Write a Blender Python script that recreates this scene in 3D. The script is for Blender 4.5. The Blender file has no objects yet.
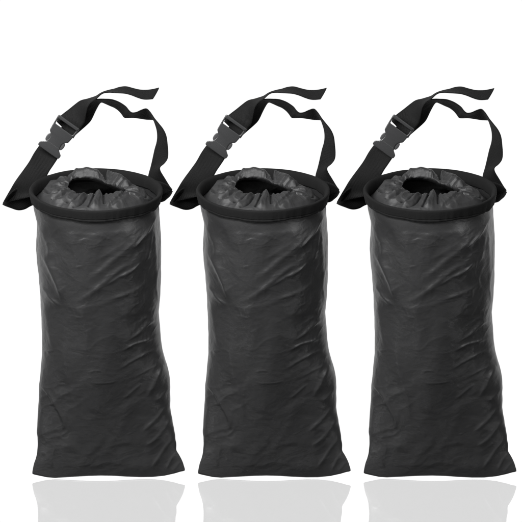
import bpy, math
import numpy as np

# ------------------------------------------------------------------ scene basics
# millimetres while modelling, metres in the scene
MM = 0.001
S = 1.0 / 3.0                      # sine of the camera's downward pitch
Cc = math.sqrt(1 - S * S)
PITCH = math.asin(S)
FLOOR = 479.75                     # height (mm, seen along the camera) of the mirror plane
SLAB = 1.25                        # thickness of the glass sheet, mm
scene = bpy.context.scene
COL = scene.collection
DIST = 12.0


def Z_of(sy, y):                   # height of a point whose picture height and depth are known
    return (FLOOR - sy - y * S) / Cc - SLAB


def SY(y, z):
    return FLOOR - (z + SLAB) * Cc - y * S


# ------------------------------------------------------------------ noise helpers
def _hash(ix, iy, iz, seed):
    h = (ix.astype(np.int64) * 374761393 + iy.astype(np.int64) * 668265263 + iz.astype(np.int64) * 2147483647 + seed * 1442695041) & 0xFFFFFFFF
    h = ((h ^ (h >> 13)) * 1274126177) & 0xFFFFFFFF
    h = h ^ (h >> 16)
    return (h & 0xFFFF) / 32767.5 - 1.0


def vnoise(p, scale, seed=0):
    q = np.asarray(p, float) / scale
    i = np.floor(q)
    f = q - i
    f = f * f * f * (f * (f * 6 - 15) + 10)
    ix, iy, iz = i[..., 0], i[..., 1], i[..., 2]
    r = 0
    for a in (0, 1):
        for b in (0, 1):
            for c in (0, 1):
                w = (f[..., 0] if a else 1 - f[..., 0]) * (f[..., 1] if b else 1 - f[..., 1]) * (f[..., 2] if c else 1 - f[..., 2])
                r = r + w * _hash(ix + a, iy + b, iz + c, seed)
    return r


def ridged(p, scale, seed=0, sharp=1.6):
    n = 1 - np.abs(vnoise(p, scale, seed) * 1.6)
    return np.clip(n, 0, 1) ** sharp


def smooth(a, b, x):
    t = np.clip((x - a) / (b - a), 0, 1)
    return t * t * (3 - 2 * t)


def fold(px, py, pts, wl, wr, amp, taper=0.25, jit=0.0):
    """height of a cloth fold running along pts; wl / wr = width on either side of its ridge"""
    pts = np.asarray(pts, float)
    # spline the ridge a little
    if len(pts) > 2:
        t = np.linspace(0, len(pts) - 1, (len(pts) - 1) * 6 + 1)
        pts = np.stack([catmull(pts[:, k], t) for k in range(2)], 1)
    seg = pts[1:] - pts[:-1]
    L = np.hypot(seg[:, 0], seg[:, 1])
    cum = np.concatenate([[0], np.cumsum(L)])
    m = max(wl, wr) * 3.0
    lo = pts.min(0) - m
    hi = pts.max(0) + m
    out = np.zeros_like(px)
    msk = (px > lo[0]) & (px < hi[0]) & (py > lo[1]) & (py < hi[1])
    if not msk.any():
        return out
    x = px[msk]
    y = py[msk]
    best = np.full(x.shape, 1e9)
    sd = np.zeros_like(x)
    tt = np.zeros_like(x)
    for k in range(len(seg)):
        if L[k] < 1e-6:
            continue
        d = seg[k] / L[k]
        rx, ry = x - pts[k, 0], y - pts[k, 1]
        al = np.clip(rx * d[0] + ry * d[1], 0, L[k])
        ex, ey = rx - al * d[0], ry - al * d[1]
        ds = np.hypot(ex, ey)
        sg = np.sign(d[0] * ry - d[1] * rx)
        w = ds < best
        best = np.where(w, ds, best)
        sd = np.where(w, ds * sg, sd)
        tt = np.where(w, (cum[k] + al) / cum[-1], tt)
    if jit:
        sd = sd + jit * np.sin(tt * 9 + pts[0, 0])
    ww = np.where(sd > 0, wr, wl)
    h = amp / (1 + (sd / ww) ** 2 * 1.2) * np.exp(-(sd / (ww * 2.2)) ** 2)
    h *= smooth(0, taper, tt) * smooth(0, taper, 1 - tt)
    out[msk] = h
    return out


def catmull(v, t):
    v = np.asarray(v, float)
    n = len(v)
    i = np.clip(np.floor(t).astype(int), 0, n - 2)
    f = t - i
    p1, p2 = v[i], v[i + 1]
    p0 = np.where(i > 0, v[np.maximum(i - 1, 0)], 2 * p1 - p2)
    p3 = np.where(i < n - 2, v[np.minimum(i + 2, n - 1)], 2 * p2 - p1)
    return 0.5 * (2 * p1 + (p2 - p0) * f + (2 * p0 - 5 * p1 + 4 * p2 - p3) * f ** 2 + (3 * p1 - p0 - 3 * p2 + p3) * f ** 3)


def make_mesh(name, verts, faces, mat, parent=None, smooth_shade=True):
    me = bpy.data.meshes.new(name)
    v = np.asarray(verts, float) * MM
    me.from_pydata(v.tolist(), [], faces if isinstance(faces, list) else faces.tolist())
    me.update()
    if smooth_shade:
        me.polygons.foreach_set('use_smooth', [True] * len(me.polygons))
    ob = bpy.data.objects.new(name, me)
    COL.objects.link(ob)
    me.materials.append(mat)
    if parent:
        ob.parent = parent
    return ob


def grid_faces(nr, nc, wrap):
    r = np.arange(nr - 1)[:, None]
    c = np.arange(nc if wrap else nc - 1)[None, :]
    c2 = (c + 1) % nc
    a = r * nc + c
    b = r * nc + c2
    d = (r + 1) * nc + c
    e = (r + 1) * nc + c2
    return np.stack([a, d, e, b], -1).reshape(-1, 4)


# ------------------------------------------------------------------ materials
def material(name, base, rough, spec=0.5, sheen=0.0, build=None):
    m = bpy.data.materials.new(name)
    m.use_nodes = True
    nt = m.node_tree
    b = nt.nodes['Principled BSDF']
    b.inputs['Base Color'].default_value = (*base, 1)
    b.inputs['Roughness'].default_value = rough
    b.inputs['Specular IOR Level'].default_value = spec
    if sheen:
        b.inputs['Sheen Weight'].default_value = sheen
        b.inputs['Sheen Roughness'].default_value = 0.5
    if build:
        build(nt, b)
    return m


def N(nt, kind, **kw):
    n = nt.nodes.new(kind)
    for k, v in kw.items():
        if k in n.inputs:
            n.inputs[k].default_value = v
        else:
            setattr(n, k, v)
    return n


def nylon(scale_fine, bump_mm):
    def f(nt, b):
        tc = N(nt, 'ShaderNodeTexCoord')
        n1 = N(nt, 'ShaderNodeTexNoise', Scale=70.0, Detail=6.0, Roughness=0.62)
        n1.inputs['Distortion'].default_value = 0.8
        mp = N(nt, 'ShaderNodeMapping')
        mp.inputs['Rotation'].default_value = (0, math.radians(35), 0)
        mp.inputs['Scale'].default_value = (0.7, 1, 1.2)
        nt.links.new(tc.outputs['Object'], mp.inputs[0])
        nt.links.new(mp.outputs[0], n1.inputs['Vector'])
        b1 = N(nt, 'ShaderNodeBump', Strength=1.0, Distance=bump_mm * MM)
        nt.links.new(n1.outputs['Fac'], b1.inputs['Height'])
        n2 = N(nt, 'ShaderNodeTexNoise', Scale=900.0, Detail=2.0)
        nt.links.new(tc.outputs['Object'], n2.inputs['Vector'])
        b2 = N(nt, 'ShaderNodeBump', Strength=1.0, Distance=0.07 * MM)
        nt.links.new(n2.outputs['Fac'], b2.inputs['Height'])
        nt.links.new(b1.outputs[0], b2.inputs['Normal'])
        nt.links.new(b2.outputs[0], b.inputs['Normal'])
        # slight unevenness of the dye and of the gloss
        n3 = N(nt, 'ShaderNodeTexNoise', Scale=26.0, Detail=4.0)
        nt.links.new(tc.outputs['Object'], n3.inputs['Vector'])
        mr = N(nt, 'ShaderNodeMapRange')
        mr.inputs['To Min'].default_value = b.inputs['Roughness'].default_value - 0.08
        mr.inputs['To Max'].default_value = b.inputs['Roughness'].default_value + 0.08
        nt.links.new(n3.outputs['Fac'], mr.inputs['Value'])
        nt.links.new(mr.outputs[0], b.inputs['Roughness'])
    return f


def webbing(nt, b):
    uv = N(nt, 'ShaderNodeUVMap', uv_map='UVMap')
    w = N(nt, 'ShaderNodeTexWave', Scale=1.0, Distortion=0.6)
    w.wave_type = 'BANDS'
    w.bands_direction = 'DIAGONAL'
    mp = N(nt, 'ShaderNodeMapping')
    mp.inputs['Scale'].default_value = (0.32, 0.32, 1)
    nt.links.new(uv.outputs[0], mp.inputs[0])
    nt.links.new(mp.outputs[0], w.inputs['Vector'])
    n2 = N(nt, 'ShaderNodeTexNoise', Scale=1.1, Detail=3.0)
    nt.links.new(uv.outputs[0], n2.inputs['Vector'])
    mx = N(nt, 'ShaderNodeMath', operation='ADD')
    nt.links.new(w.outputs['Fac'], mx.inputs[0])
    nt.links.new(n2.outputs['Fac'], mx.inputs[1])
    mxc = N(nt, 'ShaderNodeMix', data_type='RGBA')
    mxc.inputs[6].default_value = (0.0025, 0.0025, 0.0025, 1)
    mxc.inputs[7].default_value = (0.0085, 0.0085, 0.0085, 1)
    nt.links.new(n2.outputs['Fac'], mxc.inputs[0])
    nt.links.new(mxc.outputs[2], b.inputs['Base Color'])
    b1 = N(nt, 'ShaderNodeBump', Strength=0.8, Distance=0.26 * MM)
    nt.links.new(mx.outputs[0], b1.inputs['Height'])
    nt.links.new(b1.outputs[0], b.inputs['Normal'])


def plastic(nt, b):
    tc = N(nt, 'ShaderNodeTexCoord')
    n2 = N(nt, 'ShaderNodeTexNoise', Scale=1300.0, Detail=2.0)
    nt.links.new(tc.outputs['Object'], n2.inputs['Vector'])
    b1 = N(nt, 'ShaderNodeBump', Strength=0.9, Distance=0.10 * MM)
    nt.links.new(n2.outputs['Fac'], b1.inputs['Height'])
    nt.links.new(b1.outputs[0], b.inputs['Normal'])


M_body = material('black_nylon', (0.0150, 0.0150, 0.0153), 0.38, 0.36, 0.0, nylon(0, 0.6))
M_liner = material('grey_nylon_lining', (0.0125, 0.0125, 0.0128), 0.55, 0.26, 0.0, nylon(0, 0.6))
M_rim = material('black_binding_tape', (0.0052, 0.0052, 0.0052), 0.85, 0.10, 0.0, nylon(0, 0.35))
M_strap = material('black_webbing', (0.0042, 0.0042, 0.0042), 0.7, 0.06, 0.0, webbing)
M_buckle = material('dark_grey_moulded_plastic', (0.022, 0.0222, 0.0228), 0.30, 0.5, 0.0, plastic)
M_prong = material('black_moulded_plastic', (0.033, 0.033, 0.034), 0.4, 0.5, 0.0, plastic)

# ------------------------------------------------------------------ one bag, local x = picture x - 100
X0 = 100.0
RC = 96.3 - X0                     # hoop centre
RR = 67.2                          # hoop radius, outside
ZR = Z_of(189.6, 0)                # top of hoop
root = bpy.data.objects.new('hanging_bag', None)
COL.objects.link(root)
root.empty_display_size = 0.03

# ---- body
LEFT = [(201, 33.5), (207, 34.0), (215, 36.0), (225, 37.3), (240, 36.7), (250, 36.4), (262, 37.2), (280, 39.0), (292, 39.6), (300, 40.3), (320, 41.2), (340, 41.5), (355, 41.3), (370, 40.0), (385, 38.4), (400, 37.8), (420, 36.4), (432, 36.0), (445, 36.3), (455, 35.6), (462, 33.8), (469, 32.0), (475, 30.8)]
RIGHT = [(201, 158.4), (206, 158.8), (213, 159.6), (220, 160.0), (228, 160.6), (240, 161.2), (260, 161.2), (280, 160.9), (295, 160.3), (303, 159.2), (310, 158.6), (318, 159.1), (328, 159.8), (340, 160.6), (350, 162.2), (360, 165.0), (368, 167.4), (378, 169.2), (390, 170.0), (404, 170.2), (412, 170.0), (418, 171.2), (426, 173.0), (436, 175.0), (446, 175.6), (453, 175.6), (458, 178.4), (464, 181.3), (469, 183.0), (475, 184.2)]
BOT = [(28, 474.2), (31, 474.6), (38, 476.2), (46, 477.9), (54, 478.5), (64, 478.0), (76, 477.3), (88, 476.7), (100, 476.4), (114, 476.8), (126, 477.6), (140, 478.2), (152, 478.1), (164, 476.8), (174, 474.6), (180, 472.8), (187, 471.6)]

NR, NCB = 460, 400
zt, zb = ZR - 8.0, Z_of(476.5, 0)
v = np.linspace(0, 1, NR)
zrow = zt + (zb - zt) * v
syrow = SY(0, zrow)
l = np.interp(syrow, [p[0] for p in LEFT], [p[1] for p in LEFT])
r = np.interp(syrow, [p[0] for p in RIGHT], [p[1] for p in RIGHT])
def blur(a, k=3):
    b = np.pad(a, k, mode='edge')
    return np.convolve(b, np.ones(2 * k + 1) / (2 * k + 1), 'valid')
l, r = blur(l), blur(r)
cx, hw = (l + r) / 2 - X0, (r - l) / 2
dep = 61.5 * (1 - v ** 1.75) ** 0.98 + 0.9 - 2.6 * smooth(0.09, 0.0, v)
u = np.linspace(0, 2 * np.pi, NCB, endpoint=False)
cu, su = np.cos(u), np.sin(u)
flat = smooth(0.55, 1.0, v)[:, None]                # round at the top, lens shaped at the bottom seam
xx = cx[:, None] + hw[:, None] * cu[None, :]
prof = np.sign(su) * (np.abs(su)[None, :] ** (1 + 0.15 * flat))
yy = -dep[:, None] * prof
zz = np.repeat(zrow[:, None], NCB, 1)
# bottom seam follows its own wavy line
sb = np.interp(xx[-1] + X0, [p[0] for p in BOT], [p[1] for p in BOT])
dz_b = (Z_of(sb, 0) - zb)[None, :]
zz = zz + dz_b * smooth(0.86, 1.0, v)[:, None] ** 1.2
front = su[None, :] > 0
fw = np.clip(np.abs(su), 0, 1)[None, :] ** 1.0 * np.ones((NR, 1))
px, py = xx + X0, SY(yy, zz)
P3 = np.stack([xx, yy, zz], -1)

H = np.zeros_like(xx)
F = []
def f_(pts, wl, wr, amp, taper=0.25):
    F.append((pts, wl, wr, amp, taper))
# upper right: the sharp crease from the rim and the long diagonals running down to the left
f_([(159, 213), (152, 223), (143, 235), (132, 248)], 1.3, 0.8, 1.7, 0.15)
f_([(152, 222), (128, 247), (104, 268), (80, 287)], 6.5, 3.6, 1.6, 0.4)
f_([(148, 250), (128, 264), (108, 279), (86, 296), (62, 305)], 5.0, 3.2, 1.5, 0.4)
f_([(136, 266), (122, 275), (104, 286)], 2.6, 1.3, 0.8)
f_([(142, 260), (131, 270), (119, 278)], 2.0, 1.0, 0.7)
f_([(128, 240), (112, 252), (95, 262)], 5, 3.0, 0.8)
f_([(150, 280), (132, 292), (108, 300)], 3.5, 2.2, 0.8)
f_([(157, 224), (154, 240), (156, 262), (155, 292)], 3.0, 2.2, 1.5)
f_([(151, 232), (148, 246), (146, 262)], 2.0, 2.6, 0.9)
f_([(160, 262), (156, 285), (159, 306)], 2.2, 1.6, 1.3)
f_([(146, 225), (120, 232), (92, 235), (66, 232)], 4, 3, 0.6)
# upper left: three drooping folds
f_([(38, 222), (44, 234), (49, 247), (50, 262)], 4.2, 3.0, 2.3)
f_([(38, 246), (46, 259), (54, 275), (60, 291), (63, 304)], 5.5, 3.0, 3.0)
f_([(39, 283), (45, 290), (52, 299), (60, 306)], 1.6, 3.4, 1.7)
f_([(42, 300), (46, 318), (50, 336), (53, 352)], 3.2, 4.0, 1.3)
f_([(54, 218), (60, 232), (64, 250)], 4, 4, 0.9)
f_([(70, 226), (74, 250), (80, 268)], 6, 5, 0.7)
f_([(60, 304), (78, 308), (100, 304), (124, 294)], 3.0, 4.2, 0.5)
f_([(41, 352), (47, 351), (55, 350)], 1.2, 1.2, 0.8)
f_([(80, 304), (86, 330), (85, 360)], 6, 6, 0.7)
# middle
f_([(62, 340), (66, 368), (74, 398), (78, 430)], 3.5, 5, 1.2)
f_([(88, 372), (95, 370), (103, 371)], 1.0, 1.0, 0.5)
f_([(90, 382), (104, 382.5), (118, 381)], 1.0, 1.2, 0.5)
f_([(100, 330), (104, 352), (103, 378)], 7, 6, 0.6)
# left low crease
f_([(39, 384), (48, 395), (55, 408), (62, 422), (61, 433)], 3.4, 1.1, 1.6, 0.15)
f_([(37, 400), (42, 397), (49, 394)], 1.4, 1.6, 0.6)
f_([(36, 436), (48, 432), (62, 430)], 4, 2.2, 0.8)
f_([(35.5, 456), (42, 453), (48, 459), (52, 470)], 1.2, 3.8, 1.0, 0.15)
# right side
f_([(158, 318), (148, 324), (138, 334), (126, 341)], 1.6, 2.2, 1.0)
f_([(158, 336), (146, 341), (132, 345), (120, 352)], 1.8, 1.2, 0.9)
f_([(162, 347), (148, 353), (132, 361), (118, 370)], 2.0, 1.5, 0.9)
f_([(160, 364), (148, 370), (134, 378)], 2.0, 1.6, 0.6)
f_([(166, 360), (158, 374), (151, 388), (147, 399)], 5.5, 2.2, 2.1)
f_([(142, 384), (132, 392), (122, 400)], 1.6, 1.3, 0.7)
f_([(170, 384), (162, 396), (152, 402)], 3.6, 2.2, 1.3)
f_([(168, 404), (160, 414), (150, 424), (140, 434)], 3.0, 1.6, 1.3)
f_([(172, 416), (164, 428), (154, 440), (142, 448)], 3.6, 1.8, 1.3)
f_([(174, 436), (166, 446), (158, 458), (150, 470)], 3.2, 1.7, 1.3)
f_([(177, 452), (170, 462), (165, 473)], 2.6, 1.8, 1.5)
f_([(182, 462), (176, 468), (172, 475)], 2.2, 1.6, 1.0)
f_([(130, 396), (124, 420), (110, 446), (96, 466)], 7, 6, 1.0)
f_([(60, 440), (76, 452), (88, 470)], 6, 6, 0.9)
for pts, wl, wr, amp, tp in F:
    H += 1.35 * fold(px, py, pts, wl, wr, amp, tp) * front
# crumpled nylon: broad swells, then creases stretched along the diagonal
a = math.radians(38)
Q = P3.copy()
Q[..., 0] = (P3[..., 0] * math.cos(a) + P3[..., 2] * math.sin(a)) * 0.45
Q[..., 2] = (-P3[..., 0] * math.sin(a) + P3[..., 2] * math.cos(a)) * 1.0
W = P3 + 9 * np.stack([vnoise(P3, 30, 5), vnoise(P3, 30, 6), vnoise(P3, 30, 7)], -1)
H += 2.2 * vnoise(P3 * [1, 1, 0.6], 40, 1) + 1.1 * vnoise(W * [1.3, 1, 0.45], 24, 81) * (0.5 + 0.5 * smooth(380, 300, py))
H += 1.0 * vnoise(W * [1, 1, 0.7], 19, 2)
amp_r = (0.35 + 0.65 * smooth(-0.2, 0.6, vnoise(P3, 55, 9)))
H += 0.95 * amp_r * (ridged(Q + 4 * vnoise(P3, 16, 8)[..., None], 15, 3) - 0.4)
H += 0.40 * amp_r * (ridged(W, 9, 4) - 0.4)
H += 0.12 * vnoise(W, 4, 12)
W2 = Q + 3.0 * np.stack([vnoise(P3, 9, 15), vnoise(P3, 9, 16), vnoise(P3, 9, 17)], -1)
H += 0.17 * amp_r * (ridged(W2, 5.5, 13, 2.2) - 0.3)
H += 0.14 * smooth(-0.1, 0.7, vnoise(P3, 28, 19)) * (ridged(W2 * [1.6, 1, 0.7], 4.0, 14, 2.5) - 0.3)
H *= 1 - 0.35 * smooth(330, 400, py) * smooth(150, 120, px) * smooth(60, 75, px)
# many small straight creases, as thin nylon takes when it has been folded and stuffed
rng = np.random.default_rng(7)
for q in range(190):
    big = q < 26
    x0, y0 = rng.uniform(38, 172), rng.uniform(226, 470)
    diag = -0.75 if (x0 > 95 and y0 < 320) else (0.9 if x0 < 62 and y0 < 330 else (-0.55 if x0 > 125 else -0.1))
    an = diag + rng.normal(0, 0.5)
    ln = rng.uniform(26, 60) if big else rng.uniform(7, 26)
    dx, dy = math.cos(an) * ln / 2, math.sin(an) * ln / 2
    bend = rng.normal(0, 0.09) * ln
    pts = [(x0 - dx, y0 - dy), (x0 - bend * math.sin(an), y0 + bend * math.cos(an)), (x0 + dx, y0 + dy)]
    if big:
        H += fold(px, py, pts, rng.uniform(4, 8), rng.uniform(3, 6), rng.uniform(-1.2, 1.3), 0.4) * front
    else:
        w1 = rng.uniform(0.5, 1.1)
        calm_ = 0.5 if (60 < x0 < 128 and y0 > 330) else 0.85
        H += calm_ * fold(px, py, pts, w1, w1 * rng.uniform(1.0, 3.0), rng.uniform(-0.30, 0.42), 0.4) * front
H *= smooth(0.025, 0.085, v)[:, None] * (1 - 0.75 * smooth(0.95, 1.0, v)[:, None])
nx, ny = cu[None, :] * dep[:, None], -su[None, :] * hw[:, None]
nl = np.hypot(nx, ny) + 1e-9
xx = xx + nx / nl * H * fw
yy = yy + ny / nl * H * fw
# the side silhouettes keep some of the cloth's irregularity
xx += cu[None, :] ** 9 * 0.35 * vnoise(P3, 7, 21)
V = np.stack([xx, yy, zz], -1).reshape(-1, 3)
faces = grid_faces(NR, NCB, True)
# sewn bottom seam: close the last ring front to back
base = (NR - 1) * NCB
close = [[base + k, base + (k + 1) % NCB, base + (NCB - k - 1) % NCB, base + (NCB - k) % NCB] for k in range(1, NCB // 2 - 1)]
fl = faces.tolist() + [c for c in close if len(set(c)) == 4]
body = make_mesh('bag_body', V, fl, M_body, root)

# sewn edge along the bottom of the pouch
def tube(path, rad, n=8, closed=False):
    path = np.asarray(path, float)
    T = np.gradient(path, axis=0)
    T /= np.linalg.norm(T, axis=1)[:, None]
    up = np.array([0, 1.0, 0])
    A = np.cross(T, up); A /= np.linalg.norm(A, axis=1)[:, None]
    B = np.cross(T, A)
    th = np.linspace(0, 2 * np.pi, n, endpoint=False)
    rad = np.broadcast_to(rad, (len(path),))
    V = path[:, None, :] + rad[:, None, None] * (np.cos(th)[None, :, None] * A[:, None, :] + np.sin(th)[None, :, None] * B[:, None, :])
    return V.reshape(-1, 3), grid_faces(len(path), n, True).tolist() + [list(range(n))[::-1], [(len(path) - 1) * n + k for k in range(n)]]

bx = np.linspace(xx[-1].min() + .3, xx[-1].max() - .3, 160)
bz = Z_of(np.interp(bx + X0, [p[0] for p in BOT], [p[1] for p in BOT]), 0)
Vt, Ft = tube(np.stack([bx, 0 * bx, bz + 0.15], 1), 0.75 * np.clip(np.minimum(bx - bx[0], bx[-1] - bx) / 3 + 0.5, 0, 1))
seam = make_mesh('bottom_seam', Vt, Ft, M_rim, body)

# ---- hoop bound in tape
NU = 400
uu = np.linspace(0, 2 * np.pi, NU, endpoint=False)
prf = [(-4.4, -11.0), (-4.8, -8.0), (-4.9, -5.0), (-4.6, -2.2), (-3.8, -0.5), (-2.4, 0.2), (-1.0, -0.2), (-0.35, -1.2), (-0.1, -3.0), (0.0, -5.0), (0.0, -7.4), (-0.02, -8.8), (-0.40, -9.5), (-0.05, -10.2), (-0.05, -11.2), (-0.5, -12.0), (-1.5, -12.0), (-2.0, -11.0), (-2.6, -9.5), (-3.6, -10.5)]
prf = np.array(prf)
t = np.linspace(0, len(prf) - 1, 77)
pr = catmull(prf[:, 0], t), catmull(prf[:, 1], t)
Pn = np.stack([np.cos(uu) * 70, np.sin(uu) * 70, 0 * uu], -1)
wob = 0.5 * vnoise(Pn, 26, 31) + 0.25 * vnoise(Pn, 9, 32)
wz = 0.5 * vnoise(Pn, 34, 33) + 0.3 * vnoise(Pn, 11, 34)
rad = RR + wob[:, None] + pr[0][None, :]
zl = (-pr[1] / 12.0)
zc = ZR + wz[:, None] * 0.7 + pr[1][None, :] + (0.6 * vnoise(Pn, 15, 35))[:, None] * zl[None, :]
# tape puckers where it is stitched
pk = 0.45 * ridged(Pn, 5, 36) + 0.35 * vnoise(Pn, 3, 37)
rad = rad + pk[:, None] * zl[None, :]
rad = rad - 3.4 * zl ** 0.8 * (rad > 0) if False else rad - 2.6 * np.clip(zl, 0, 1)[None, :] ** 0.9
hx, hy = RC + rad * np.cos(uu)[:, None], -rad * np.sin(uu)[:, None] * (66.0 / 67.2)
Vh = np.stack([hx, hy, zc], -1).reshape(-1, 3)
idx = np.arange(NU * len(t)).reshape(NU, len(t))
fh = np.stack([idx, np.roll(idx, -1, 0), np.roll(np.roll(idx, -1, 0), -1, 1), np.roll(idx, -1, 1)], -1).reshape(-1, 4)
rim = make_mesh('rim', Vh, fh, M_rim, root)

# ---- gathered lining round the drawn opening
NT, NL = 150, 520
phi = np.linspace(0, 2 * np.pi, NL, endpoint=False)          # 0 = right, pi/2 = front
cp, sp = np.cos(phi), -np.sin(phi)
Pn = np.stack([cp * 40, sp * 40, 0 * phi], -1)
hcx, hcy = 96.0 - X0, 1.0
HOLE = [(69, 185), (74, 177.5), (84, 177.2), (96, 178.4), (107, 181.4), (117, 185.6), (127, 189.4), (120, 192.4), (109, 193.8), (98, 193.2), (86, 193.4), (75, 191.2), (70, 188)]
hp = np.array([(x_ - X0 - hcx, (189.5 - 2.8 - y_) / S - hcy) for x_, y_ in HOLE])
ha = np.mod(np.arctan2(-hp[:, 1], hp[:, 0]), 2 * np.pi)
od = np.argsort(ha)
hrad = np.interp(phi, np.concatenate([ha[od] - 2 * np.pi, ha[od], ha[od] + 2 * np.pi]), np.tile(np.hypot(hp[:, 0], hp[:, 1])[od], 3))
hrad = np.convolve(np.tile(hrad, 3), np.hanning(31) / np.hanning(31).sum(), 'same')[NL:2 * NL]
hr = 1.0 + 0.035 * vnoise(Pn, 14, 41) + 0.03 * vnoise(Pn, 7, 42)
ox, oy = RC + 62.6 * cp, 61.4 * sp
ix_, iy_ = hcx + hrad * cp * hr, hcy + hrad * sp * hr
tt = np.linspace(0, 1.3, NT)
tc = np.clip(tt, 0, 1)[:, None]
twist = 0.10 * np.sin(phi * 3 + 1) * 1.0
lx = ox[None, :] * (1 - tc) + ix_[None, :] * tc
ly = oy[None, :] * (1 - tc) + iy_[None, :] * tc
ang = math.pi / 2
back = smooth(0.2, 1.0, sp)[None, :]
backleft = np.exp(-((np.angle(np.exp(1j * (phi - math.radians(255))))) / 0.42) ** 2)[None, :]   # back, left of the middle
backright = np.exp(-((np.angle(np.exp(1j * (phi - math.radians(310))))) / 0.50) ** 2)[None, :]
rightg = np.exp(-((np.angle(np.exp(1j * (phi - math.radians(345))))) / 0.55) ** 2)[None, :]
zprof = np.interp(np.minimum(tt, 1), [0, .08, .2, .4, .62, .82, .93, 1.0], [-12, -11.5, -7.5, -1.8, 1.6, 3.2, 3.2, 2.0])
zL = np.repeat(zprof[:, None], NL, 1)
zL += backleft * 4.5 * smooth(0.1, 0.7, tc) * smooth(1.15, 0.85, tc)
leftg = np.exp(-((np.angle(np.exp(1j * (phi - math.radians(175))))) / 0.75) ** 2)[None, :]
zL += leftg * 3.0 * smooth(0.1, 0.3, tc) * smooth(0.85, 0.4, tc)
zL -= (backright * 3.0 + rightg * 3.0) * smooth(0.75, 0.15, tc)
# past the drawn edge the cuff curls under; beyond it is the open inside of the bag
dn = np.clip((tt - 1) / 0.3, 0, 1)[:, None]
lx = lx + (lx - hcx) * (1 - np.cos(dn * 2.2)) * 0.16 - (lx - hcx) * 0.05 * np.sin(dn * 3.14)
ly = ly + (ly - hcy) * (1 - np.cos(dn * 2.2)) * 0.16 - (ly - hcy) * 0.05 * np.sin(dn * 3.14)
zL = zL - 6.0 * dn ** 1.3
ZL0 = ZR + zL
# pleats that radiate from the opening and fade towards the hoop
wph = phi[None, :] + 0.16 * np.sin(2 * phi + 0.7)[None, :] + 0.30 * (1 - tc) * np.sin(phi * 2 + 2.0)[None, :] + 0.05 * vnoise(np.stack([lx, ly, 0 * lx], -1), 9, 45)
def pleat(k, ph, sh):
    s = np.mod(wph * k / (2 * np.pi) + ph, 1.0)
    return np.minimum(s / sh, (1 - s) / (1 - sh))
pa = 0.5 + 0.5 * smooth(-0.5, 0.5, vnoise(Pn, 17, 46))[None, :]
prox = smooth(0.05, 0.75, tc)
calm = 1 - 0.8 * np.clip(backright + 0.6 * backleft, 0, 1)
PR = np.stack([cp[None, :] * 45 + 0 * lx, sp[None, :] * 45 + 0 * lx, np.repeat(tt[:, None], NL, 1) * 16], -1)
PR = PR + 1.6 * np.stack([vnoise(PR, 9, 51), vnoise(PR, 9, 52), 0 * lx], -1)
dP = calm * prox * pa * (1.9 * (pleat(11, 0.1, 0.7) - .5) + 1.3 * (pleat(23, 0.4, 0.35) - .5))
dP += calm * prox * (1.5 * (ridged(PR, 7, 53, 1.3) - .5) + 0.9 * (ridged(PR, 3.6, 54, 1.3) - .5))
PL = np.stack([lx, ly, ZL0], -1)
dP += 0.9 * vnoise(PL, 13, 47) * smooth(0, .2, tc) + 0.35 * calm * (ridged(PL * [1, 0.6, 1], 9, 48) - .4) * smooth(0, .15, tc)
lpx, lpy = lx + X0, SY(ly, ZL0)
G = []
def g_(pts, wl, wr, amp, taper=0.22):
    G.append((pts, wl, wr, amp, taper))
# ridges and creases, left half
g_([(40, 184), (50, 183), (60, 183), (69, 184)], 2.2, 2.2, 2.6)
g_([(44, 176.5), (56, 177), (68, 179)], 2.2, 1.8, 2.2)
g_([(41.8, 187.6), (51, 192.4), (62.5, 190.3), (69, 188)], 0.8, 0.9, -4.2)
g_([(44, 196), (54, 195), (62, 192.4), (70, 190)], 1.4, 1.6, 2.0)
g_([(50, 200), (60.2, 194.9), (70, 191.4)], 0.8, 0.9, -4.0)
g_([(50, 203), (62, 200), (71, 195), (77, 192)], 1.8, 1.8, 2.6)
g_([(66, 202), (73, 199.5), (78, 196.5), (83, 193.5)], 0.8, 0.9, -4.0)
g_([(68, 205.5), (76, 202), (82, 197), (86, 193.5)], 1.3, 1.3, 2.2)
g_([(72, 207.5), (79.7, 203.4), (86, 197.5), (90, 193.5)], 0.8, 0.8, -4.2)
g_([(50, 181), (58, 180.2), (66, 181.2)], 0.6, 0.7, -2.0)
g_([(58, 173), (66, 174), (73, 178.5), (77, 174)], 0.7, 0.7, -3.0)
# broad tongue in front, then the fan on the right
g_([(88, 207.5), (93, 199), (95.4, 193)], 0.8, 0.8, -4.0, 0.12)
g_([(92, 209), (96, 202), (98.5, 196), (100, 189)], 3.8, 4.2, 3.8, 0.25)
g_([(104.5, 204), (104.0, 198), (103.5, 193)], 0.9, 1.0, -3.0, 0.15)
g_([(106.7, 206), (116, 200), (125, 192.2)], 4.4, 0.9, 2.6, 0.15)
g_([(112, 207), (124, 201), (129, 192)], 3.4, 3.0, 2.4)
g_([(127.4, 190.5), (135.5, 195.2), (148.7, 197.8)], 0.8, 0.8, -4.0, 0.15)
g_([(153, 202), (142, 199), (130, 192)], 1.8, 2.0, 2.4)
g_([(151, 195), (142, 192), (131, 187)], 1.5, 1.5, 2.6)
inn = (tt[:, None] < 1.02) * smooth(0.12, 0.4, tc)
for pts, wl, wr, amp, tp in G:
    dP += 0.95 * fold(lpx, lpy, pts, wl, wr, amp, tp) * inn
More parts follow.
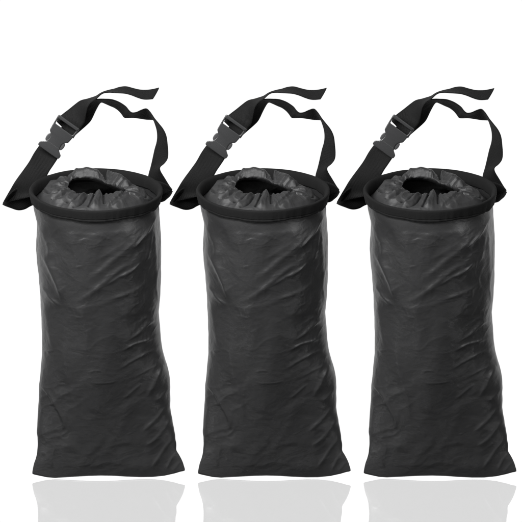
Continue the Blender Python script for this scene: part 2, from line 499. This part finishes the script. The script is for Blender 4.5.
# roll lying across the back right, ruffle at the back left, nick between them
inb = inn * smooth(0.2, 0.5, tc) * (ly > 0)
dP += fold(lpx, lpy, [(106, 174.5), (114, 177.5), (121, 182), (129, 189)], 4.4, 3.2, 6.4, 0.10) * inb
dP += fold(lpx, lpy, [(72, 172.5), (82, 170.5), (92, 172), (102, 176)], 2.8, 2.8, 3.6, 0.15) * inb
dP += fold(lpx, lpy, [(102, 168), (104, 173), (107, 180)], 0.9, 0.9, -4.0, 0.1) * inb
zf = ZL0 + dP * smooth(1.35, 1.02, tt)[:, None]
# outside ring stays tucked under the tape
rr_ = 1 + 0.0 * lx
VL = np.stack([lx, ly, zf], -1)
VL = VL.reshape(-1, 3)
fL = grid_faces(NT, NL, True).tolist()
liner = make_mesh('lining', VL, fL, M_liner, root)


# ---- loose cloth that sags inside the mouth
nr_, nc_ = 40, 120
rr2 = np.linspace(0.02, 1, nr_)[:, None]
a2 = np.linspace(0, 2 * np.pi, nc_, endpoint=False)[None, :]
sx2, sy2 = RC + 54 * rr2 * np.cos(a2), 54 * rr2 * np.sin(a2)
Pq = np.stack([sx2, sy2, 0 * sx2], -1)
sz2 = ZR - 27 - 7 * (1 - rr2 ** 2) + 4 * vnoise(Pq, 22, 71) + 2.6 * (ridged(Pq * [0.5, 1, 1], 11, 72) - .5)
make_mesh('inner_cloth', np.stack([sx2, sy2, sz2], -1).reshape(-1, 3), grid_faces(nr_, nc_, True), M_body, root)

# ---- webbing
WEB = 25.0
def ribbon(name, secs, parent, thick=1.3, sub=14, lim=None, cut=None):
    """secs: (edge 1 x, y, edge 2 x, y, depth of the middle, sign) - the strip keeps its real width by turning in depth"""
    A = np.array([s[:5] for s in secs], float)
    sg = np.array([s[5] for s in secs], float)
    n = len(A)
    t = np.linspace(0, n - 1, (n - 1) * sub + 1)
    C5 = np.stack([catmull(A[:, k], t) for k in range(5)], 1)
    C5 = np.stack([blur(C5[:, k], 3) for k in range(5)], 1)
    s = np.interp(t, np.arange(n), sg)
    K = 14
    w = np.hypot(C5[:, 0] - C5[:, 2], C5[:, 1] - C5[:, 3])
    # depth across (along the camera axis)
    dd = np.sqrt(np.clip(WEB ** 2 - w ** 2, 0, None)) * s
    dd = blur(dd, 4)
    e = np.linspace(0, 1, K)
    X = C5[:, 0:1] * (1 - e) + C5[:, 2:3] * e
    Y = C5[:, 1:2] * (1 - e) + C5[:, 3:4] * e
    D = (e - 0.5)[None, :] * dd[:, None]
    yd = C5[:, 4:5] + D * Cc
    P = np.stack([X - X0, yd, Z_of(Y, yd)], -1)
    # mild cupping of the strap
    Tn = np.gradient(P, axis=0)
    Sn = np.gradient(P, axis=1)
    Nn = np.cross(Tn, Sn)
    Nn /= np.linalg.norm(Nn, axis=2)[..., None] + 1e-9
    Nn = np.where((Nn[:, K // 2, :] * np.roll(Nn[:, K // 2, :], 1, 0)).sum(1)[:, None, None] < 0, Nn, Nn)
    P = P + Nn * (0.5 * np.cos((e - .5) * np.pi)[None, :, None] + 0.25 * vnoise(P, 11, 60)[..., None])
    th = thick * (0.5 - 0.25 * (np.abs(e - .5) * 2) ** 12)
    top = P + Nn * th[None, :, None]
    bot = P - Nn * th[None, :, None]
    R = np.concatenate([top, bot[:, ::-1]], 1)
    nr, nc = R.shape[:2]
    f = grid_faces(nr, nc, True).tolist() + [list(range(nc)), [(nr - 1) * nc + k for k in range(nc)][::-1]]
    ob = make_mesh(name, R.reshape(-1, 3), f, M_strap, parent)
    # UV in millimetres
    ln = np.concatenate([[0], np.cumsum(np.linalg.norm(np.diff(P[:, K // 2], axis=0), axis=1))])
    uvx = np.concatenate([e * WEB, e[::-1] * WEB])
    uvl = ob.data.uv_layers.new(name='UVMap')
    vi = np.empty(len(ob.data.loops), int)
    ob.data.loops.foreach_get('vertex_index', vi)
    uvv = np.stack([uvx[vi % nc], ln[vi // nc]], 1)
    uvl.data.foreach_set('uv', uvv.ravel())
    return ob

# from the corner at the lower left up to the buckle
ribbon('strap', [
    (2.4, 203.0, 26.0, 197.2, 55, -1), (5.8, 196.8, 29.0, 196.6, 54, -1), (12.5, 185.4, 35.5, 195.5, 53, -1), (17.5, 177.6, 40.0, 187.8, 53, -1), (23.2, 170.0, 45.0, 179.5, 53, -1),
    (29.5, 161.2, 49.6, 171.0, 53, -1), (34.5, 152.5, 54.0, 164.5, 53, -1), (39.8, 145.0, 59.0, 156.8, 53, -1), (42.6, 141.4, 60.4, 152.6, 54, -1)], root)
# turned under at that corner and carried round the back of the bag to the other side
ribbon('strap', [
    (2.2, 203.4, 4.4, 200.0, 57, -1), (5, 205.0, 8.0, 195.5, 58, -1), (10.5, 207.0, 14.0, 189.5, 59, -1), (18.2, 209.6, 19.0, 186.5, 59, -1), (25, 208.6, 26.0, 184.5, 60, -1), (32, 205.0, 33.5, 181.5, 61, -1),
    (48, 200, 50, 176.5, 66, -1), (70, 197, 71, 174.0, 70.5, -1), (96, 196, 96, 173.0, 71.5, -1), (122, 197, 121, 174.0, 70, -1), (142, 200, 141, 177, 66, -1), (155, 202.5, 154, 180, 60, -1),
    (163.5, 201.6, 164.5, 183.0, 57, -1), (167.6, 198.6, 168.5, 185.2, 56, -1), (170.8, 195.6, 171.0, 187.6, 55, -1), (172.8, 191.2, 172.4, 189.8, 54, -1)], root)
# loose loop: buckle -> over the top -> twist -> down the right side
ribbon('strap', [
    (61.0, 130.0, 71.5, 138.6, 60, 1), (65.0, 121.0, 80.0, 131.0, 63, 1), (69, 114, 87, 125.0, 66, 1), (77.5, 108.5, 91.8, 119.8, 66, 1), (86, 103, 95.9, 111.2, 64, 1), (93, 100, 99.6, 104.3, 62, 1),
    (99, 99.4, 102.2, 102.0, 62, 1), (104, 99.2, 105.8, 103.2, 61, 1), (110.2, 99.3, 111.2, 105.8, 60, 1), (115.5, 100.4, 115.6, 107.8, 58, 1), (120.9, 102.6, 119.8, 110.8, 57, 1), (126.5, 106.6, 122.8, 114.3, 56, 1),
    (129.6, 110.6, 124.9, 117.2, 55, 1), (132.6, 112.9, 128.2, 117.7, 55, 1), (137.0, 112.6, 134.2, 117.6, 56, 1), (141.8, 110.5, 140.9, 118.4, 57, 1), (146.8, 109.0, 146.6, 119.4, 57, 1), (150.0, 111.4, 150.6, 119.5, 57, 1), (152.5, 115.2, 153.0, 119.6, 56, 1),
    (154.8, 119.2, 154.2, 119.9, 55, 1), (159.2, 124.3, 155.8, 123.5, 54, 1), (163.9, 130.0, 157.8, 131, 53, 1), (167.4, 138.7, 157.8, 141.0, 53, 1), (168.4, 150, 155.3, 150.2, 53, 1), (168.0, 158.5, 153.2, 159.2, 53, 1), (164.6, 163.6, 152.0, 164.5, 54, 1),
    (160.6, 167.2, 151.0, 168.6, 55, 1), (160.9, 171.5, 149.4, 174.0, 55, 1), (165.2, 178.6, 148.2, 183.5, 55, 1), (169.6, 185.6, 151, 193, 55, 1), (173.0, 190.4, 156, 199, 55, 1)], root)
# adjusting end: through the slot of the buckle and left loose
ribbon('strap_tail', [
    (57.2, 121.6, 73.4, 138.9, 51.2, -1), (59.6, 117.2, 79.6, 130.0, 51.2, -1), (63.6, 113.6, 83.0, 125.6, 51.4, -1), (69.6, 109.2, 85.2, 121.5, 52, -1), (75.7, 104.4, 86.6, 114.5, 51, -1), (81.5, 100.4, 88.2, 108.2, 50, -1), (88.4, 98.8, 91.5, 102.8, 49, -1),
    (95.9, 96.2, 97.2, 98.8, 48, -1), (100.7, 93.3, 101.6, 94.6, 47, -1), (105, 91.4, 105.4, 92.8, 46, -1), (110.2, 89.8, 110.4, 92.9, 45, -1), (115.4, 88.8, 115.0, 93.4, 44, -1), (121, 87.4, 120.6, 93.7, 43, -1), (127.5, 86.8, 126.4, 94.2, 42, -1),
    (134.2, 88.4, 132.0, 95.6, 42, -1), (140.9, 90.2, 137.6, 97.8, 42, -1), (147.6, 90.4, 143.6, 99.6, 42, -1), (154.3, 89.4, 149.0, 99.9, 42, -1), (160.2, 88.0, 153.8, 99.5, 43, -1)], root)

# ---- side release buckle, modelled flat (a across, b along) and turned into place
ea = np.array([0.814, 0.581]); eb = np.array([0.581, -0.814]); BO = np.array([48.7, 151.4])
BY = 50.0
def place(a_, b_, c_):             # c_ = height above the strap, towards the camera
    s = BO + np.multiply.outer(a_, ea) + np.multiply.outer(b_, eb)
    y = BY - np.asarray(c_) * Cc
    z = Z_of(s[..., 1], BY) + (-np.asarray(c_)) * -S
    return np.stack([s[..., 0] - X0, y, z], -1)

def resample(loop, step=0.7):
    out_ = []
    for k in range(len(loop)):
        a_, b_ = np.array(loop[k]), np.array(loop[(k + 1) % len(loop)])
        n_ = max(1, int(np.linalg.norm(b_ - a_) / step))
        for q in range(n_):
            out_.append(a_ + (b_ - a_) * q / n_)
    p = np.array(out_)
    for _ in range(2):                                    # moulded corners are a little rounded
        p = p * 0.5 + 0.25 * (np.roll(p, 1, 0) + np.roll(p, -1, 0))
    return p

def plate(name, outline, c0, c1, mat, parent, holes=(), bev=0.8, crown=0.0):
    """moulded plate: outline (and slots) carried up through a rounded edge and capped"""
    from mathutils.geometry import tessellate_polygon
    from mathutils import Vector
    loops = []
    for k, lp in enumerate([outline] + list(holes)):
        p = resample(lp)
        ar = 0.5 * np.sum(p[:, 0] * np.roll(p[:, 1], -1) - np.roll(p[:, 0], -1) * p[:, 1])
        if (ar < 0) == (k == 0):
            p = p[::-1]
        d = np.roll(p, -1, 0) - np.roll(p, 1, 0)
        d /= np.linalg.norm(d, axis=1)[:, None]
        loops.append((p, np.stack([-d[:, 1], d[:, 0]], 1)))   # normal into the material
    stages = [(bev * (1 - math.sin(a_)), c0 + bev * (1 - math.cos(a_))) for a_ in np.linspace(0, math.pi / 2, 5)]
    stages += [(bev * (1 - math.cos(a_)), c1 - bev * (1 - math.sin(a_))) for a_ in np.linspace(0, math.pi / 2, 5)]
    P, Fc, base_, ends = [], [], 0, []
    for p, nrm in loops:
        n_ = len(p)
        for ins, c_ in stages:
            q = p + nrm * ins
            P.append(place(q[:, 0], q[:, 1], np.full(n_, c_)))
        for st in range(len(stages) - 1):
            for k in range(n_):
                a_, b_ = base_ + st * n_ + k, base_ + st * n_ + (k + 1) % n_
                Fc.append([a_, b_, b_ + n_, a_ + n_])
        ends.append((base_, base_ + (len(stages) - 1) * n_, n_, p + nrm * bev))
        base_ += len(stages) * n_
    tri = tessellate_polygon([[Vector((q[0], q[1], 0)) for q in e_[3]] for e_ in ends])
    for which in (0, 1):
        idx_ = [e_[which] + k for e_ in ends for k in range(e_[2])]
        Fc += [[idx_[q] for q in t_] for t_ in tri]
    ob = make_mesh(name, np.concatenate(P), Fc, mat, parent)
    import bmesh
    bm = bmesh.new(); bm.from_mesh(ob.data)
    bmesh.ops.recalc_face_normals(bm, faces=bm.faces)
    for f in bm.faces:
        f.smooth = True
    for e in bm.edges:
        if len(e.link_faces) == 2 and e.calc_face_angle(0) > math.radians(40):
            e.smooth = False
    bm.to_mesh(ob.data); bm.free()
    return ob

def sym(half):                     # half: right side from bottom to top
    return half + [(-x, y) for x, y in half[::-1]]

def arc(cx_, cy_, rx, ry, a0, a1, n):
    return [(cx_ + rx * math.cos(math.radians(a0 + (a1 - a0) * k / n)), cy_ + ry * math.sin(math.radians(a0 + (a1 - a0) * k / n))) for k in range(n + 1)]

# receiving half: frame with the strap slot, cut away at both sides for the prongs
half = [(8.2, 5.6)] + arc(10.6, 12.2, 3.6, 5.2, 235, 112, 12) + [(11.3, 18.6), (11.9, 24), (12.3, 29), (12.7, 34.6)] + arc(11.5, 35.4, 1.3, 1.3, 0, 90, 4)
slot = [(-10.6, 27.2), (10.6, 27.2), (10.9, 33.4), (-10.9, 33.4)]
frame = plate('buckle', sym(half), 0.3, 6.6, M_buckle, root, [slot], bev=1.0)
# inserted half: wide shoulder that holds the lower strap, two sprung prongs
sh = [(9.8, -0.6), (12.6, 0.0), (12.9, 1.5), (12.8, 4.0), (11.2, 5.0), (9.4, 6.2), (8.0, 7.6), (7.0, 9.0)]
plate('insert', sym(sh), 0.8, 7.0, M_buckle, frame, bev=0.9)
for s_ in (-1, 1):
    pr_ = [(s_ * x, y) for x, y in arc(8.6, 12.3, 2.0, 4.3, 0, 360, 24)[:-1]]
    plate('prong', pr_, 1.2, 5.6, M_prong, frame, bev=0.8)
# raised bar over the slot
plate('bar', [(-11.8, 33.3), (11.8, 33.3), (12.2, 36.2), (-12.2, 36.2)], 4.6, 7.6, M_buckle, frame, bev=0.7)
# grip ridges are moulded into the face
# (kept shallow: they hardly show in the photograph)

# ------------------------------------------------------------------ three bags in a row
GROUP = 'row of identical black hanging bags'
LABELS = ['leftmost of three black nylon hanging bags with round rim and buckled webbing strap',
          'middle one of three black nylon hanging bags, its strap tail pointing at the last bag',
          'rightmost of three black nylon hanging bags with round rim and buckled webbing strap']

def place_root(o, k):
    x = ((X0 + 166.75 * k) - 261.0) * MM
    o.location = (x, 0, 0)
    o.rotation_euler = (0, 0, math.atan2(x, DIST * Cc) * -1)
    o['label'] = LABELS[k]
    o['category'] = 'bag'
    o['group'] = GROUP

def copy_tree(o, parent=None):
    c = o.copy()
    COL.objects.link(c)
    c.parent = parent
    for ch in [q for q in bpy.data.objects if q.parent == o]:
        copy_tree(ch, c)
    return c

others = [copy_tree(root) for _ in range(2)]
for k, o in enumerate([root] + others):
    place_root(o, k)

# ------------------------------------------------------------------ the glass sheet they stand on
m_top = bpy.data.materials.new('clear_glass_face')
m_bot = bpy.data.materials.new('reflecting_glass_face')
for m, r_ in ((m_top, 0.02), (m_bot, 1.0)):
    m.use_nodes = True
    nt = m.node_tree
    nt.nodes.clear()
    out = nt.nodes.new('ShaderNodeOutputMaterial')
    tr = nt.nodes.new('ShaderNodeBsdfTransparent')
    gl = nt.nodes.new('ShaderNodeBsdfGlossy')
    gl.inputs['Roughness'].default_value = 0.0
    gl.inputs['Color'].default_value = (1, 1, 1, 1)
    mx = nt.nodes.new('ShaderNodeMixShader')
    lw = nt.nodes.new('ShaderNodeLayerWeight')          # glass mirrors more the flatter one looks along it
    lw.inputs[0].default_value = 0.5
    pw = nt.nodes.new('ShaderNodeMath'); pw.operation = 'POWER'; pw.inputs[1].default_value = 2.95
    ml = nt.nodes.new('ShaderNodeMath'); ml.operation = 'MULTIPLY_ADD'; ml.inputs[1].default_value = r_; ml.inputs[2].default_value = r_ * 0.04
    nt.links.new(lw.outputs['Facing'], pw.inputs[0])
    nt.links.new(pw.outputs[0], ml.inputs[0])
    nt.links.new(ml.outputs[0], mx.inputs[0])
    nt.links.new(tr.outputs[0], mx.inputs[1])
    nt.links.new(gl.outputs[0], mx.inputs[2])
    nt.links.new(mx.outputs[0], out.inputs[0])
T = SLAB
X, Yf, Yb = 1500, -1500, 1500
Vs = [(-X, Yf, -0.02), (X, Yf, -0.02), (X, Yb, -0.02), (-X, Yb, -0.02), (-X, Yf, -T), (X, Yf, -T), (X, Yb, -T), (-X, Yb, -T)]
floor = make_mesh('floor', Vs, [[0, 1, 2, 3], [7, 6, 5, 4]], m_top, None, False)
floor.data.materials.append(m_bot)
floor.data.polygons[1].material_index = 1
floor['kind'] = 'structure'

# ------------------------------------------------------------------ light: white studio, soft boxes
w = bpy.data.worlds.new('World')
scene.world = w
w.use_nodes = True
nt = w.node_tree
nt.nodes.clear()
out = nt.nodes.new('ShaderNodeOutputWorld')
bg = nt.nodes.new('ShaderNodeBackground')
tcn = nt.nodes.new('ShaderNodeTexCoord')
sep = nt.nodes.new('ShaderNodeSeparateXYZ')
nt.links.new(tcn.outputs['Generated'], sep.inputs[0])
# white cyclorama behind (+y), dim room in front
mr = nt.nodes.new('ShaderNodeMapRange')
mr.interpolation_type = 'SMOOTHSTEP'
mr.inputs['From Min'].default_value = 0.25
mr.inputs['From Max'].default_value = 0.62
mr.inputs['To Min'].default_value = 0.0
mr.inputs['To Max'].default_value = 1.0
nt.links.new(sep.outputs[1], mr.inputs['Value'])
ramp = nt.nodes.new('ShaderNodeMapRange')
ramp.inputs['From Min'].default_value = -0.4
ramp.inputs['From Max'].default_value = 0.9
ramp.inputs['To Min'].default_value = 0.03
ramp.inputs['To Max'].default_value = 0.32
nt.links.new(sep.outputs[2], ramp.inputs['Value'])
mix = nt.nodes.new('ShaderNodeMix')
mix.data_type = 'FLOAT'
nt.links.new(mr.outputs[0], mix.inputs[0])
nt.links.new(ramp.outputs[0], mix.inputs[2])
mix.inputs[3].default_value = 1.015
nt.links.new(mix.outputs[0], bg.inputs['Strength'])
bg.inputs['Color'].default_value = (1, 1, 1, 1)
nt.links.new(bg.outputs[0], out.inputs[0])

def area(name, loc, target, size, power, sy=None):
    l_ = bpy.data.lights.new(name, 'AREA')
    l_.shape = 'RECTANGLE'
    l_.size = size
    l_.size_y = sy or size
    l_.energy = power
    o = bpy.data.objects.new(name, l_)
    COL.objects.link(o)
    o.location = loc
    from mathutils import Vector
    o.rotation_euler = (Vector(target) - Vector(loc)).to_track_quat('-Z', 'Y').to_euler()
    return o

area('softbox_key', (-0.40, -0.62, 0.98), (-0.05, 0, 0.26), 0.9, 33, 0.25)
area('softbox_right', (1.25, -0.95, 0.75), (0, 0, 0.22), 0.3, 8, 0.8)
area('softbox_left', (-1.25, -0.95, 0.75), (0, 0, 0.26), 0.3, 13, 0.6)

# ------------------------------------------------------------------ camera
cam = bpy.data.cameras.new('camera')
co = bpy.data.objects.new('camera', cam)
COL.objects.link(co)
zc_ = (FLOOR - 261.0) / Cc * MM - SLAB * MM
co.location = (0, -DIST * Cc, zc_ + DIST * S)
co.rotation_euler = (math.pi / 2 - PITCH, 0, 0)
cam.sensor_width = 36
cam.lens = 36 * DIST / 0.522
cam.clip_start = 0.5
cam.clip_end = 100
scene.camera = co

scene.view_settings.view_transform = 'Standard'
scene.view_settings.look = 'None'
scene.view_settings.exposure = 0
scene.view_settings.gamma = 1
scene.render.engine = 'CYCLES'
scene.cycles.use_denoising = True
scene.cycles.sample_clamp_indirect = 1.5
scene.cycles.max_bounces = 10
scene.cycles.transparent_max_bounces = 16
